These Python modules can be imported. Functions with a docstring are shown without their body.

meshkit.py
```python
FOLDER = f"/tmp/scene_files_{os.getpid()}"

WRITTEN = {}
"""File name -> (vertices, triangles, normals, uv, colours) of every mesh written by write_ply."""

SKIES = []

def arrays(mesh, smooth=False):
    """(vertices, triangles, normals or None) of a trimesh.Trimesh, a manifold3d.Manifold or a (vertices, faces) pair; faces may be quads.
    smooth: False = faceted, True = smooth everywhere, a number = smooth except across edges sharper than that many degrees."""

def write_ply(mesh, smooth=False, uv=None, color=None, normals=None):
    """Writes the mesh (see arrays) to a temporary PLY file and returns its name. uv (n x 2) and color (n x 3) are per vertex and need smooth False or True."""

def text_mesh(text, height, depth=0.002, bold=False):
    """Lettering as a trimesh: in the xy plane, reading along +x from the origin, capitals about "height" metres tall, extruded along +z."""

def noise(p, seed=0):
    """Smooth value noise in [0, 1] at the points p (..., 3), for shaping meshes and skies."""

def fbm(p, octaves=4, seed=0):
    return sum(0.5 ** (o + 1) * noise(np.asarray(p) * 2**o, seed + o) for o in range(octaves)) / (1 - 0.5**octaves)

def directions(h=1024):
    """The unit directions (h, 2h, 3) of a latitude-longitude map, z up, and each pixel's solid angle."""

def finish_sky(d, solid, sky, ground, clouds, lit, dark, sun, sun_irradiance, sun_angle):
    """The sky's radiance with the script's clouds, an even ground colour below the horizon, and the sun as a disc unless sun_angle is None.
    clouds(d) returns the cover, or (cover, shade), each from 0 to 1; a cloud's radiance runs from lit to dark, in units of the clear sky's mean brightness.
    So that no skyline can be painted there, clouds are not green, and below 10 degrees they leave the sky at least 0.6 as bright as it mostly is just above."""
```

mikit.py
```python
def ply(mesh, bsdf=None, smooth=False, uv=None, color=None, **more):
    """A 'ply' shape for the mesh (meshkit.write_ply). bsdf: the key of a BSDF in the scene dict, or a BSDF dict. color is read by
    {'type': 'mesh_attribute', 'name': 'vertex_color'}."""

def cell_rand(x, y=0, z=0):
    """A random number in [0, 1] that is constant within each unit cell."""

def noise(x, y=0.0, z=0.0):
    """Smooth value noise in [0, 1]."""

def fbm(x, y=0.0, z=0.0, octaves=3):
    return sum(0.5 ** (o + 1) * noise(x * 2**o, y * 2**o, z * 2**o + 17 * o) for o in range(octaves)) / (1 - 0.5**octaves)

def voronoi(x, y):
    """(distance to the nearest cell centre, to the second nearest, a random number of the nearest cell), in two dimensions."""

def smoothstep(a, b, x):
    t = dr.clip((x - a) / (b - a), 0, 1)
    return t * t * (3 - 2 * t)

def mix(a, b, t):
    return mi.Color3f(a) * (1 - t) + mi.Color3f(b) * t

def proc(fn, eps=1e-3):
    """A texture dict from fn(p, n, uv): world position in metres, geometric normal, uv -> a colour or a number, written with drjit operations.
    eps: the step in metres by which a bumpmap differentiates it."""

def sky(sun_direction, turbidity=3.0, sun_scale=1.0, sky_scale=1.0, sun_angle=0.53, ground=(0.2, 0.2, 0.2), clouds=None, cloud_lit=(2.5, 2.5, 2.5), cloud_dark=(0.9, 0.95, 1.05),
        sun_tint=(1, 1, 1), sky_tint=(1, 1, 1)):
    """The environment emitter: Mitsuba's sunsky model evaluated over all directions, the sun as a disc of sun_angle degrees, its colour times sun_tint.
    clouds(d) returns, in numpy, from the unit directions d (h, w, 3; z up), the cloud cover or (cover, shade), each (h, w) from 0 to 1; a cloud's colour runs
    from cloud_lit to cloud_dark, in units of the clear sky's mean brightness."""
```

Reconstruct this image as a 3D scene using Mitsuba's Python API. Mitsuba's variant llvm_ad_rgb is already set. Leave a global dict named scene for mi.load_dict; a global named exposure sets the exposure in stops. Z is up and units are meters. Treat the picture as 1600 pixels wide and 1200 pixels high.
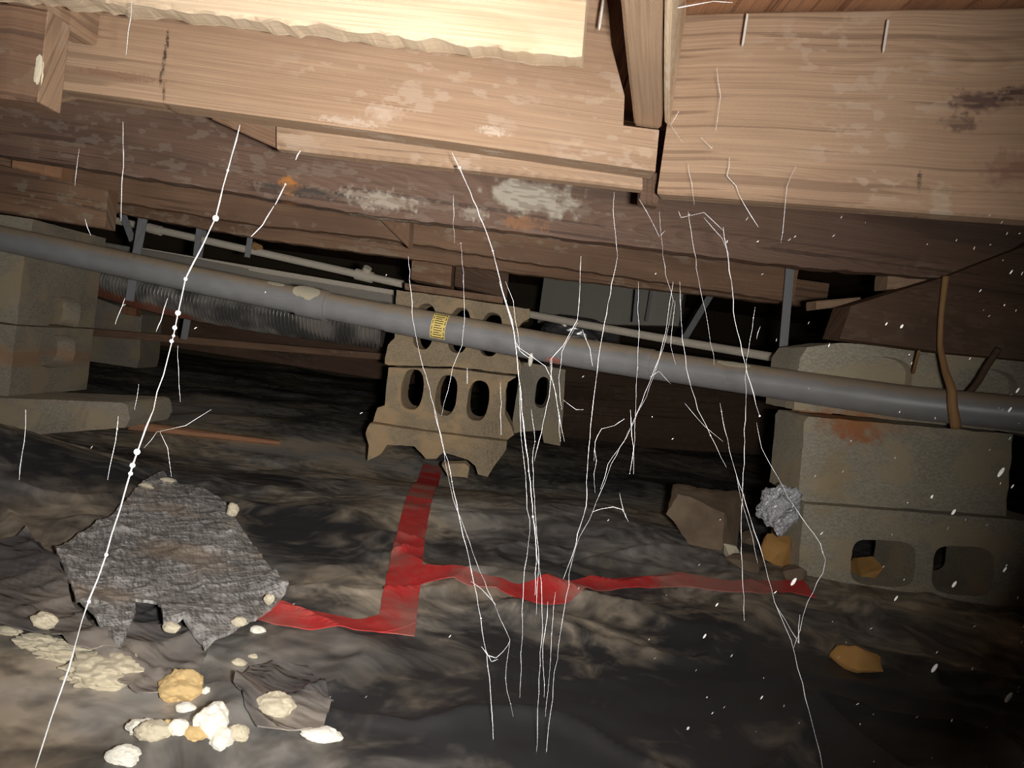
import math, random
import numpy as np, trimesh, manifold3d as m3, shapely.geometry as sg
import mitsuba as mi, drjit as dr
import mikit, meshkit
from mikit import proc, noise, fbm, smoothstep, mix

# ------------------------------------------------------------------ camera, flash, exposure
F = 1331.0                                   # focal length in pixels of the 1600 x 1200 frame
CAM = np.array([0.0, 0.0, 0.40])             # the camera is held low in the crawl space
PITCH, ROLL = math.radians(-2.5), math.radians(8.0)
fwd = np.array([0, math.cos(PITCH), math.sin(PITCH)])
up0 = np.array([0, -math.sin(PITCH), math.cos(PITCH)])
right0 = np.array([1.0, 0, 0])
right = right0 * math.cos(ROLL) + up0 * math.sin(ROLL)
up = up0 * math.cos(ROLL) - right0 * math.sin(ROLL)
T = mi.ScalarTransform4f
scene, labels = {'type': 'scene'}, {}
scene['camera'] = {'type': 'perspective', 'fov': math.degrees(2 * math.atan(800 / F)), 'fov_axis': 'x', 'near_clip': 0.02, 'far_clip': 50.0,
                   'to_world': T().look_at(origin=CAM.tolist(), target=(CAM + fwd).tolist(), up=up.tolist())}
flash_at = CAM + 0.060 * right - 0.012 * up + 0.01 * fwd
aim = fwd - 0.20 * right + 0.14 * up         # the camera's flash tube (30 x 14 mm), aimed a little to the upper left
for i in range(5):
    for j in range(2):
        q = flash_at + (i - 2) * 0.0075 * right + (j - 0.5) * 0.012 * up
        scene[f'flash_{i}{j}'] = {'type': 'spot', 'intensity': {'type': 'rgb', 'value': [0.82, 0.80, 0.775]}, 'cutoff_angle': 45.0, 'beam_width': 8.0,
                                  'to_world': T().look_at(origin=q.tolist(), target=(q + aim).tolist(), up=up.tolist())}
scene['ambient'] = {'type': 'constant', 'radiance': {'type': 'rgb', 'value': [0.004, 0.004, 0.0045]}}
exposure = 0.12

# ------------------------------------------------------------------ measuring helpers
def ray(px, py):
    return fwd + right * ((px - 800) / F) - up * ((py - 600) / F)
def W(px, py, y):
    """The point seen at (px, py) on the upright plane at distance y."""
    d = ray(px, py)
    return CAM + d * (y / d[1])
def Z(px, py, z):
    d = ray(px, py)
    return CAM + d * ((z - CAM[2]) / d[2])

def ridge(x, y, s, seed):
    n = meshkit.noise(np.stack([x * s, y * s, np.zeros_like(x)], -1), seed)
    return 1 - np.abs(2 * n - 1)
def ground_z(x, y):
    x, y = np.asarray(x, float), np.asarray(y, float)
    p = np.stack([x, y, 0 * x], -1)
    h = 0.045 * (meshkit.fbm(p * 2.3 + 5, 3, 1) - 0.5)
    wx, wy = x + 0.12 * meshkit.noise(p * 4, 7), y + 0.12 * meshkit.noise(p * 4 + 9, 8)
    near = np.exp(-((y - 1.1) / 0.9) ** 2)
    h += near * 0.020 * ridge(wx + 0.6 * wy, wy * 0.6 - 0.3 * wx, 3.2, 3) ** 5
    h += near * 0.013 * ridge(wx - 0.5 * wy, wy + 0.3 * wx, 6.5, 4) ** 5
    h += near * 0.004 * (meshkit.noise(p * 38, 5) - 0.5)
    h += 0.12 * np.exp(-((x + 1.15) / 0.42) ** 2 - ((y - 1.62) / 0.30) ** 2)           # heaped sheet at the left
    h += 0.022 * np.exp(-((x - 0.10) / 0.12) ** 2 - ((y - 1.24) / 0.035) ** 2)          # lifted fold under the tape
    h += 0.03 * np.exp(-((x - 0.25) / 0.5) ** 2 - ((y - 1.9) / 0.35) ** 2)
    h -= 0.04 * np.exp(-((x + 0.17) / 0.45) ** 2 - ((y - 2.55) / 0.25) ** 2)
    return h
def G(px, py):
    d = ray(px, py)
    t = np.arange(0.3, 9, 0.004)
    p = CAM + t[:, None] * d
    hit = np.nonzero(p[:, 2] < ground_z(p[:, 0], p[:, 1]))[0]
    return p[hit[0]] if len(hit) else p[-1]

# ------------------------------------------------------------------ entries
count = {}
def numbered(key):
    k = count.get(key, 0); count[key] = k + 1
    return key if k == 0 else f'{key}_{k:03d}'
def put(name, mesh, bsdf, parent=None, smooth=False, uv=None, label=None, cat=None, group=None, kind=None):
    key = numbered(parent + '__' + name if parent else name)
    scene[key] = mikit.ply(mesh, bsdf, smooth=smooth, uv=uv)
    say(key, label, cat, group, kind)
    return key
def say(key, label=None, cat=None, group=None, kind=None):
    d = {k: v for k, v in (('label', label), ('category', cat), ('group', group), ('kind', kind)) if v}
    if d: labels[key] = d
def thing(name, label, cat, group=None):
    key = numbered(name); say(key, label, cat, group); return key

def tri(man):
    m = man.to_mesh()
    return trimesh.Trimesh(np.array(m.vert_properties[:, :3]), np.array(m.tri_verts), process=False)
def rough(man, step=0.02, amp=0.0015, s=60, seed=0):
    m = tri(man.refine_to_length(step))
    v = np.array(m.vertices)
    d = np.stack([meshkit.fbm(v * s + 31 * k, 2, seed + k) - 0.5 for k in range(3)], -1)
    m.vertices = v + 2 * amp * d
    return m
def grain_uv(m, o, ex, u0):
    """Grain runs along ex: u in metres along it, v across it."""
    v = np.array(m.vertices) - o
    ex = ex / np.linalg.norm(ex)
    ey = np.cross([0, 0, 1.0], ex); n = np.linalg.norm(ey)
    ey = np.array([0, 1.0, 0]) if n < 1e-3 else ey / n
    ez = np.cross(ex, ey)
    x, y, z = v @ ex, v @ ey, v @ ez
    return np.stack([x + 0.1 * z + u0, z + y + 0.37 * u0], -1)
def board_mesh(A, B, C, D, back, n=28, c=0.003, rag=0.0, bow=0.0015, seed=0):
    """A sawn board: front face A B C D (bottom left, bottom right, top right, top left), swept back, edges eased."""
    A, B, C, D, back = (np.asarray(q, float) for q in (A, B, C, D, back))
    bn = back / np.linalg.norm(back)
    rings = []
    for i in range(n + 1):
        s = i / n
        bf, tf = A + (B - A) * s, D + (C - D) * s
        w = (tf - bf) / np.linalg.norm(tf - bf)
        p = np.array([bf + w * c, tf - w * c, tf + bn * c, tf + back - bn * c, tf + back - w * c, bf + back + w * c, bf + back - bn * c, bf + bn * c])
        q = np.array([s * 7.0, seed * 3.1, 0])
        p = p + bn * bow * 2 * (meshkit.noise(q + 5) - 0.5)
        if rag:
            r1 = rag * (meshkit.fbm(np.array([s * 22, seed, 1.0]), 4) - 0.25)
            for k in (0, 7, 6, 5): p[k] = p[k] + w * (r1 + rag * 0.6 * (meshkit.noise(np.array([s * 70, k, seed + 2.0])) - 0.5))
        rings.append(p)
    v = np.vstack(rings); f = []
    for i in range(n):
        for k in range(8):
            a, b = i * 8 + k, i * 8 + (k + 1) % 8
            f += [[a, a + 8, b + 8], [a, b + 8, b]]
    for k in range(1, 7):
        f.append([0, k, k + 1]); f.append([n * 8, n * 8 + k + 1, n * 8 + k])
    m = trimesh.Trimesh(v, f, process=False)
    trimesh.repair.fix_normals(m)
    return m
def board(name, A, B, C, D, thick, bsdf, label=None, cat=None, u0=0.0, parent=None, back=None, group=None, **kw):
    A, B = np.asarray(A), np.asarray(B)
    if back is None:
        h = np.cross([0, 0, 1.0], B - A); back = h / np.linalg.norm(h) * thick
        if back[1] < 0: back = -back
    m = board_mesh(A, B, C, D, back, **kw)
    return put(name, m, bsdf, parent, uv=grain_uv(m, A, B - A, u0), label=label, cat=cat, group=group)
def extrude_face(poly, P, thick, holes=()):
    """Outline (pixels measured on the upright plane y = P) as a solid with real depth."""
    o = W(800, 600, P)
    ring = lambda pts: [((W(x, y, P) - o)[0], (W(x, y, P) - o)[2]) for x, y in pts]
    cs = m3.CrossSection([ring(poly)], m3.FillRule.NonZero)
    for h in holes: cs = cs - m3.CrossSection([ring(h)], m3.FillRule.NonZero)
    man = m3.Manifold.extrude(cs, thick)                     # x, z -> x, y ; depth along z
    return man.transform(np.array([[1, 0, 0, o[0]], [0, 0, 1, P], [0, 1, 0, o[2]]], float)) if False else tri_to_world(man, o, P)
def tri_to_world(man, o, P):
    # (a, b, c) -> (o.x + a, P + c, o.z + b), mirrored so that the solid stays outward
    return man.mirror([0, 0, 1]).transform(np.array([[1, 0, 0, o[0]], [0, 0, -1, P], [0, 1, 0, o[2]]], float))
def oval(cx, cy, hw, hh, tilt=0.14, n=28, p=2.6):
    out = []
    for a in np.linspace(0, 2 * np.pi, n, endpoint=False):
        ca, sa = math.cos(a), math.sin(a)
        x, y = hw * np.sign(ca) * abs(ca) ** (2 / p), hh * np.sign(sa) * abs(sa) ** (2 / p)
        out.append((cx + x - y * tilt, cy + y + x * tilt))
    return out
def tube(points, radius, sides=14, per=8, smooth_path=True, cap=True):
    P = np.asarray(points, float)
    r = np.broadcast_to(radius, (len(P),)).astype(float)
    if smooth_path and len(P) > 2:
        from scipy.interpolate import PchipInterpolator
        t = np.r_[0, np.cumsum(np.linalg.norm(np.diff(P, axis=0), axis=1))]
        tt = np.unique(np.concatenate([np.linspace(a, b, per + 1) for a, b in zip(t[:-1], t[1:])]))
        r = np.interp(tt, t, r); P = PchipInterpolator(t, P)(tt)
    d = np.gradient(P, axis=0); d /= np.linalg.norm(d, axis=1, keepdims=True)
    ref = np.array([0, 0, 1.0]) if abs(d[:, 2]).max() < 0.8 else np.array([0.3, 1.0, 0.1])
    a = np.cross(d, ref); a /= np.linalg.norm(a, axis=1, keepdims=True)
    b = np.cross(d, a)
    ang = np.arange(sides) * 2 * np.pi / sides
    v = (P[:, None] + r[:, None, None] * (np.cos(ang)[None, :, None] * a[:, None] + np.sin(ang)[None, :, None] * b[:, None])).reshape(-1, 3)
    f, n = [], len(P)
    for i in range(n - 1):
        for k in range(sides):
            q = [i * sides + k, i * sides + (k + 1) % sides, (i + 1) * sides + (k + 1) % sides, (i + 1) * sides + k]
            f += [[q[0], q[1], q[2]], [q[0], q[2], q[3]]]
    if cap:
        v = np.vstack([v, P[0], P[-1]])
        for k in range(sides):
            f += [[n * sides, (k + 1) % sides, k], [n * sides + 1, (n - 1) * sides + k, (n - 1) * sides + (k + 1) % sides]]
    m = trimesh.Trimesh(v, f, process=False)
    if m.volume < 0: m.invert()
    return m
def lump(c, r, seed, flat=(1, 1, 1), bump=0.35, sub=3, s=1.6, fine=0.0):
    m = trimesh.creation.icosphere(subdivisions=sub)
    v = np.array(m.vertices)
    k = 1 + bump * 2 * (meshkit.fbm(v * s + seed * 7.7, 3, seed) - 0.5)
    if fine: k = k + fine * (meshkit.noise(v * 9 + seed, seed + 3) - 0.5)
    m.vertices = v * k[:, None] * np.asarray(flat) * r + np.asarray(c)
    return m
def rock(c, size, seed, n=16):
    rng = np.random.default_rng(seed)
    p = rng.normal(size=(n, 3)); p /= np.linalg.norm(p, axis=1, keepdims=True)
    man = m3.Manifold.hull_points((p * np.asarray(size) * rng.uniform(0.8, 1.1, (n, 1)) + c).tolist())
    return rough(man, 0.012, 0.003, 70, seed)
def sheet(poly, lift, seed, thick=0.002, step=0.007, crumple=0.01, s=9.0, edge_noise=4.0):
    """A thin limp sheet lying on the ground; its outline is measured in the photograph and laid on the ground."""
    rng = np.random.default_rng(seed)
    pts = []
    for (x0, y0), (x1, y1) in zip(poly, poly[1:] + poly[:1]):
        for k in range(6):
            t = k / 6
            pts.append((x0 + (x1 - x0) * t + (rng.normal() * edge_noise * 0.5 if k else 0), y0 + (y1 - y0) * t + (rng.normal() * edge_noise * 0.5 if k else 0)))
    g = np.array([Z(x, y, lift)[:2] for x, y in pts])
    pg = sg.Polygon(g).buffer(0)
    if pg.geom_type != 'Polygon': pg = max(pg.geoms, key=lambda a: a.area)
    bx = pg.bounds
    X, Y = np.meshgrid(np.arange(bx[0], bx[2], step), np.arange(bx[1], bx[3], step))
    import shapely
    inside = shapely.contains_xy(pg.buffer(-step * 0.5), X.ravel(), Y.ravel())
    edge = np.array(pg.segmentize(step).exterior.coords)[:-1]
    p = np.vstack([edge, np.stack([X.ravel()[inside], Y.ravel()[inside]], -1)])
    from scipy.spatial import Delaunay
    f = Delaunay(p).simplices
    cen = p[f].mean(1)
    f = f[shapely.contains_xy(pg, cen[:, 0], cen[:, 1])]
    q = np.stack([p[:, 0], p[:, 1], 0 * p[:, 0]], -1)
    fold = ridge(p[:, 0] + 0.3 * p[:, 1], p[:, 1] - 0.4 * p[:, 0], s, seed) ** 3 + 0.5 * ridge(p[:, 0] - 0.6 * p[:, 1], p[:, 1] + 0.2 * p[:, 0], s * 2.3, seed + 1) ** 3
    z = np.maximum(ground_z(p[:, 0], p[:, 1]) + 0.003, lift - 0.012 + 0.5 * (ground_z(p[:, 0], p[:, 1]))) + crumple * (fold - 0.3 + 0.6 * (meshkit.fbm(q * 14, 3, seed) - 0.5)) + 0.006
    z = np.maximum(z, ground_z(p[:, 0], p[:, 1]) + 0.002)
    top, bot = np.c_[p, z + thick], np.c_[p, z]
    n, ne = len(p), len(edge)
    e = np.arange(ne); e2 = (e + 1) % ne
    fo = [f, f[:, ::-1] + n, np.c_[e, e + n, e2], np.c_[e2, e + n, e2 + n]]
    m = trimesh.Trimesh(np.vstack([top, bot]), np.vstack(fo), process=False)
    nz = np.cross(m.vertices[f[:, 1]] - m.vertices[f[:, 0]], m.vertices[f[:, 2]] - m.vertices[f[:, 0]])[:, 2]
    if np.median(nz) < 0: m.invert()
    return m

# ------------------------------------------------------------------ materials
def rgb(*c): return {'type': 'rgb', 'value': list(c)}
def bsdf(key, color, roughness=0.8, spec=0.3, bump=None, bump_scale=1.0, **more):
    b = {'type': 'principled', 'base_color': color, 'roughness': roughness, 'specular': spec, **more}
    if bump is not None: b = {'type': 'bumpmap', 'nested_texture': bump, 'scale': bump_scale, 'bsdf': b}
    scene[key] = {'type': 'twosided', 'bsdf': b}
def blot(x, y, cx, cy, rx, ry, edge=0.5):
    """1 inside an uneven blot, 0 outside."""
    d = dr.sqrt(dr.square((x - cx) / rx) + dr.square((y - cy) / ry))
    w = fbm(x * 2.2 / min(rx, ry) + 3.1, y * 2.2 / min(rx, ry) + 1.7, 0.0, 4) - 0.5
    return 1 - smoothstep(1 - edge, 1 + edge * 0.4, d + 1.3 * w)
def wood(a, b, dark, rings=60.0, wear=0.35, spots=None, stains=()):
    dark = mi.ScalarColor3f(*dark)
    def fn(p, n, uv):
        u, v = uv.x, uv.y
        w = fbm(u * 1.1, v * 6.0, 2.0, 4)
        q = v * rings * (0.75 + 0.5 * noise(u * 0.4, v * 7.0, 8.0)) + 7.0 * w + 0.8 * noise(u * 7.0, v * 40.0, 5.0)
        t = q - dr.floor(q)
        line = smoothstep(0.05, 0.7, t) * (1 - smoothstep(0.86, 1.0, t))
        fine = noise(u * 16.0, v * 520.0, 1.0)
        hair = noise(u * 9.0 + 3, v * 1100.0, 6.0)
        soft = fbm(u * 3, v * 12, 9.0, 4)
        c = mix(a, b, dr.clip(0.34 * line + 0.34 * fine + 0.9 * (soft - 0.32), 0, 1))
        c = c * (0.84 + 0.3 * hair)
        c = mix(c, dark, wear * smoothstep(0.48, 0.74, fbm(u * 2.2 + 11, v * 13, 4.0, 5)))
        c = mix(c, dark * 0.6, 0.5 * smoothstep(0.70, 0.80, noise(u * 5.0, v * 210.0, 12.0)) * smoothstep(0.45, 0.6, noise(u * 1.3, v * 10.0, 3.0)))
        if spots is not None:
            c = mix(c, spots, 0.32 * smoothstep(0.56, 0.68, fbm(u * 45, v * 90, 6.0, 4)) * smoothstep(0.52, 0.66, fbm(u * 4, v * 9, 2.0, 3)))
        for (cu, cv, ru, rv, col, k) in stains:
            c = mix(c, col, k * blot(u, v, cu, cv, ru, rv, 0.5) * (0.55 + 0.45 * smoothstep(0.3, 0.6, noise(u * 60.0, v * 260.0, 3.0))))
        return c
    return proc(fn)
def wood_bump(p, n, uv):
    return 0.6 * noise(uv.x * 20.0, uv.y * 420.0, 1.0) + 0.5 * fbm(uv.x * 14, uv.y * 60, 2.0, 2)
WB = proc(wood_bump, 0.0008)

# u offsets: near plank 2, header 10, right board 20, girder 30
HEADER_U, RIGHT_U, GIRDER_U, NEAR_U = 10.0, 20.0, 30.0, 2.0
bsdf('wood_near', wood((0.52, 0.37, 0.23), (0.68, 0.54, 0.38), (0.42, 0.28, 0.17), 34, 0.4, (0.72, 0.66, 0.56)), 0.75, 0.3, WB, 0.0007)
def v_of(u0, dz): return dz + 0.37 * u0
YG = 1.62
YH = 1.135
def uv_of(P, o, ex, u0):
    class q: vertices = np.array([P])
    r = grain_uv(q, np.asarray(o), np.asarray(ex), u0)[0]
    return float(r[0]), float(r[1])
RA, RB = W(1026, 302, 1.14), W(1700, 351, 0.955)
def on_right(px, py):                      # where the ray meets the face of the right board
    n = np.cross(RB - RA, [0, 0, 1.0]); d = ray(px, py)
    return uv_of(CAM + d * (((RA - CAM) @ n) / (d @ n)), RA, RB - RA, RIGHT_U)
def on_header(px, py): return uv_of(W(px, py, YH), W(92, 147, YH), [1.0, 0, 0], HEADER_U)
def on_girder(px, py): return uv_of(W(px, py, YG), np.array([W(94, 256, YG)[0], YG, W(800, 361, YG)[2] - 0.01]), [1.0, 0, 0], GIRDER_U)
def crack(f, pts): return [(*f(x, y), 0.0022, 0.012, (0.045, 0.025, 0.018), 0.9) for x, y in pts]
bsdf('wood_tan', wood((0.295, 0.185, 0.112), (0.40, 0.27, 0.175), (0.235, 0.140, 0.085), 75, 0.45, (0.50, 0.40, 0.31),
     [(*on_right(1525, 158), 0.030, 0.013, (0.075, 0.04, 0.035), 0.85), (*on_right(1585, 150), 0.020, 0.010, (0.06, 0.035, 0.03), 0.9), (*on_right(1500, 190), 0.020, 0.010, (0.09, 0.05, 0.04), 0.7),
      (*on_right(1590, 265), 0.035, 0.02, (0.17, 0.085, 0.055), 0.7), (*on_right(1470, 320), 0.012, 0.03, (0.40, 0.33, 0.24), 0.6), (*on_right(1436, 283), 0.003, 0.012, (0.06, 0.035, 0.025), 0.9),
      (*on_header(190, 118), 0.06, 0.006, (0.20, 0.10, 0.06), 0.6), (*on_header(600, 175), 0.03, 0.010, (0.55, 0.45, 0.36), 0.45), (*on_header(545, 190), 0.04, 0.006, (0.55, 0.45, 0.36), 0.5),
      (*on_header(770, 205), 0.02, 0.006, (0.62, 0.52, 0.42), 0.6)] + crack(on_header, [(262, 62), (258, 85), (255, 103), (251, 122), (256, 145)])), 0.75, 0.3, WB, 0.0006)
bsdf('wood_girder', wood((0.130, 0.074, 0.050), (0.205, 0.125, 0.085), (0.062, 0.040, 0.032), 26, 0.6, (0.30, 0.24, 0.19),
     [(*on_girder(835, 308), 0.085, 0.034, (0.47, 0.42, 0.33), 0.95), (*on_girder(595, 312), 0.080, 0.020, (0.44, 0.37, 0.29), 0.9), (*on_girder(452, 288), 0.020, 0.020, (0.50, 0.20, 0.05), 0.9),
      (*on_girder(742, 335), 0.03, 0.012, (0.42, 0.36, 0.28), 0.8), (*on_girder(820, 350), 0.04, 0.014, (0.34, 0.16, 0.07), 0.7), (*on_girder(480, 300), 0.11, 0.010, (0.05, 0.045, 0.04), 0.8)]), 0.7, 0.3, WB, 0.0009)
bsdf('wood_brown', wood((0.19, 0.105, 0.062), (0.30, 0.18, 0.11), (0.11, 0.065, 0.045), 30, 0.5, (0.38, 0.33, 0.24)), 0.8, 0.25, WB, 0.0009)
bsdf('wood_dark', wood((0.085, 0.048, 0.030), (0.15, 0.090, 0.058), (0.05, 0.032, 0.024), 30, 0.6, (0.17, 0.12, 0.08)), 0.8, 0.25, WB, 0.0009)
bsdf('wood_floor', wood((0.28, 0.12, 0.055), (0.46, 0.25, 0.14), (0.17, 0.08, 0.045), 38, 0.5), 0.75, 0.3, WB, 0.0006)

def concrete(a, b, dust, stains=()):
    def fn(p, n, uv):
        c = mix(a, b, fbm(p.x * 9, p.y * 9, p.z * 9, 4))
        c = c * (0.80 + 0.4 * noise(p.x * 260, p.y * 260, p.z * 260))
        c = mix(c, dust, 0.75 * smoothstep(0.48, 0.66, fbm(p.x * 14 + 4, p.y * 14, p.z * 14 + 9, 4)))
        for (q, rx, rz, col, k) in stains:
            c = mix(c, col, k * blot(p.x, p.z, q[0], q[2], rx, rz, 0.7))
        return c
    return proc(fn)
def grit(p, n, uv):
    return fbm(p.x * 230, p.y * 230, p.z * 230, 3)
GRIT = proc(grit, 0.001)
scene_uvless = None
bsdf('concrete_pier', concrete((0.27, 0.215, 0.145), (0.45, 0.34, 0.215), (0.52, 0.36, 0.20)), 0.95, 0.1)
YR = 1.70
bsdf('concrete_right', concrete((0.30, 0.27, 0.21), (0.45, 0.40, 0.30), (0.46, 0.37, 0.24),
     [(W(1328, 668, YR), 0.058, 0.034, (0.40, 0.13, 0.045), 0.85), (W(1340, 655, YR), 0.11, 0.02, (0.42, 0.20, 0.08), 0.6), (W(1300, 740, YR), 0.035, 0.08, (0.40, 0.29, 0.15), 0.5)]), 0.95, 0.1)
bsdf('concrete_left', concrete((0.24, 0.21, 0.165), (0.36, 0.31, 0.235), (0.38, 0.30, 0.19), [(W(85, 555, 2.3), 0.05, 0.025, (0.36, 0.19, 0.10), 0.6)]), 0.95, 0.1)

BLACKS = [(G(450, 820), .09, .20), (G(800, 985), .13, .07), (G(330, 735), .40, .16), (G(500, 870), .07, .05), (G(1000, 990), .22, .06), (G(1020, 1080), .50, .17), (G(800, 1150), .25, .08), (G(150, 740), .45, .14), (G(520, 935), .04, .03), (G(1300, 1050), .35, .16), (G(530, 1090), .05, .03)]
TANS = [(G(900, 800), .35, .35), (G(700, 800), .12, .25), (G(560, 760), .14, .14), (G(250, 1110), .35, .10), (G(1150, 840), .28, .15), (G(500, 1050), .16, .09), (G(330, 1000), .18, .12), (G(120, 1090), .16, .10), (G(300, 650), 1.1, .7), (G(480, 705), .5, .25), (G(850, 680), .5, .5)]
def earth(p, n, uv):
    x, y = p.x, p.y
    wx, wy = x + 0.25 * fbm(x * 4, y * 4, 4.0, 4), y + 0.25 * fbm(x * 4, y * 4, 7.0, 4)
    big = fbm(wx * 3.0, wy * 3.0, 1.0, 5)
    streak = fbm(wx * 7 + wy * 6, wy * 13 - wx * 9, 3.0, 5)
    fleck = fbm(wx * 38, wy * 38, 3.0, 4)
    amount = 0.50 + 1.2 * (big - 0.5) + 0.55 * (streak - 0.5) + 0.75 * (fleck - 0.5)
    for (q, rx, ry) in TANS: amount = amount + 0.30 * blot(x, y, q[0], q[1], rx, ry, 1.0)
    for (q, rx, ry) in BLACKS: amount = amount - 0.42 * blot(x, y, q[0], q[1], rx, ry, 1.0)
    amount = amount - 0.30 * smoothstep(-0.08, 0.12, x + 0.2 * (big - 0.5)) * (1 - smoothstep(1.12, 1.28, y + 0.25 * (big - 0.5)))      # less tan, darker ground right of the tape corner
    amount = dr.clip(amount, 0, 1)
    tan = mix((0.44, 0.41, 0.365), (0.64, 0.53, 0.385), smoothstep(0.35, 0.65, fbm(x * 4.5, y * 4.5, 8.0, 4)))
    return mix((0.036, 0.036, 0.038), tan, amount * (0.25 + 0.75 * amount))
def earth_rough(p, n, uv):
    return 0.38 + 0.4 * smoothstep(0.4, 0.6, fbm(p.x * 4, p.y * 4, 2.0, 4))
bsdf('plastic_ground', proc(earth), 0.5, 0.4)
bsdf('wall_earth', rgb(0.10, 0.075, 0.05), 0.95, 0.1)
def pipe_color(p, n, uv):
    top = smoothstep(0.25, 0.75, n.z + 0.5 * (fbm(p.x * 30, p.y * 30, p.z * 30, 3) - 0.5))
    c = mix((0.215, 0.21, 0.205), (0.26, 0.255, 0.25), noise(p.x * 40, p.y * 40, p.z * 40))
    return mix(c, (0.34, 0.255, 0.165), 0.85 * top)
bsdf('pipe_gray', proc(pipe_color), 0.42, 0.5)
bsdf('pipe_white', rgb(0.62, 0.55, 0.44), 0.6, 0.3)
bsdf('smear', rgb(0.52, 0.46, 0.33), 0.8, 0.2)
bsdf('strap_steel', rgb(0.24, 0.24, 0.245), 0.6, 0.4)
bsdf('duct_steel', rgb(0.33, 0.30, 0.25), 0.5, 0.5, metallic=0.2)
bsdf('duct_black', rgb(0.05, 0.048, 0.046), 0.25, 0.9)
def hose_color(p, n, uv):
    c = mix((0.07, 0.066, 0.062), (0.22, 0.20, 0.175), smoothstep(0.35, 0.7, fbm(p.x * 16, p.y * 16, p.z * 16, 3)))
    return mix(c, (0.20, 0.06, 0.03), 0.8 * blot(p.x * 0.3, p.z + 0.14 * p.x, -0.2, 0.20, 0.6, 0.02, 0.6))
bsdf('hose', proc(hose_color), 0.3, 0.8)
bsdf('rust', rgb(0.20, 0.055, 0.03), 0.8, 0.2)
bsdf('sticker', rgb(0.80, 0.62, 0.20), 0.6, 0.3)
bsdf('ink', rgb(0.10, 0.07, 0.03), 0.8, 0.1)
def tape_color(p, n, uv):
    d = smoothstep(0.40, 0.70, fbm(p.x * 11, p.y * 11, 4.0, 4)) * 0.75 + 0.2 * noise(p.x * 90, p.y * 90)
    return mix((0.56, 0.032, 0.032), (0.38, 0.19, 0.15), dr.clip(d * 0.95, 0, 1))
bsdf('tape_red', proc(tape_color), 0.55, 0.4)
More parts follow.
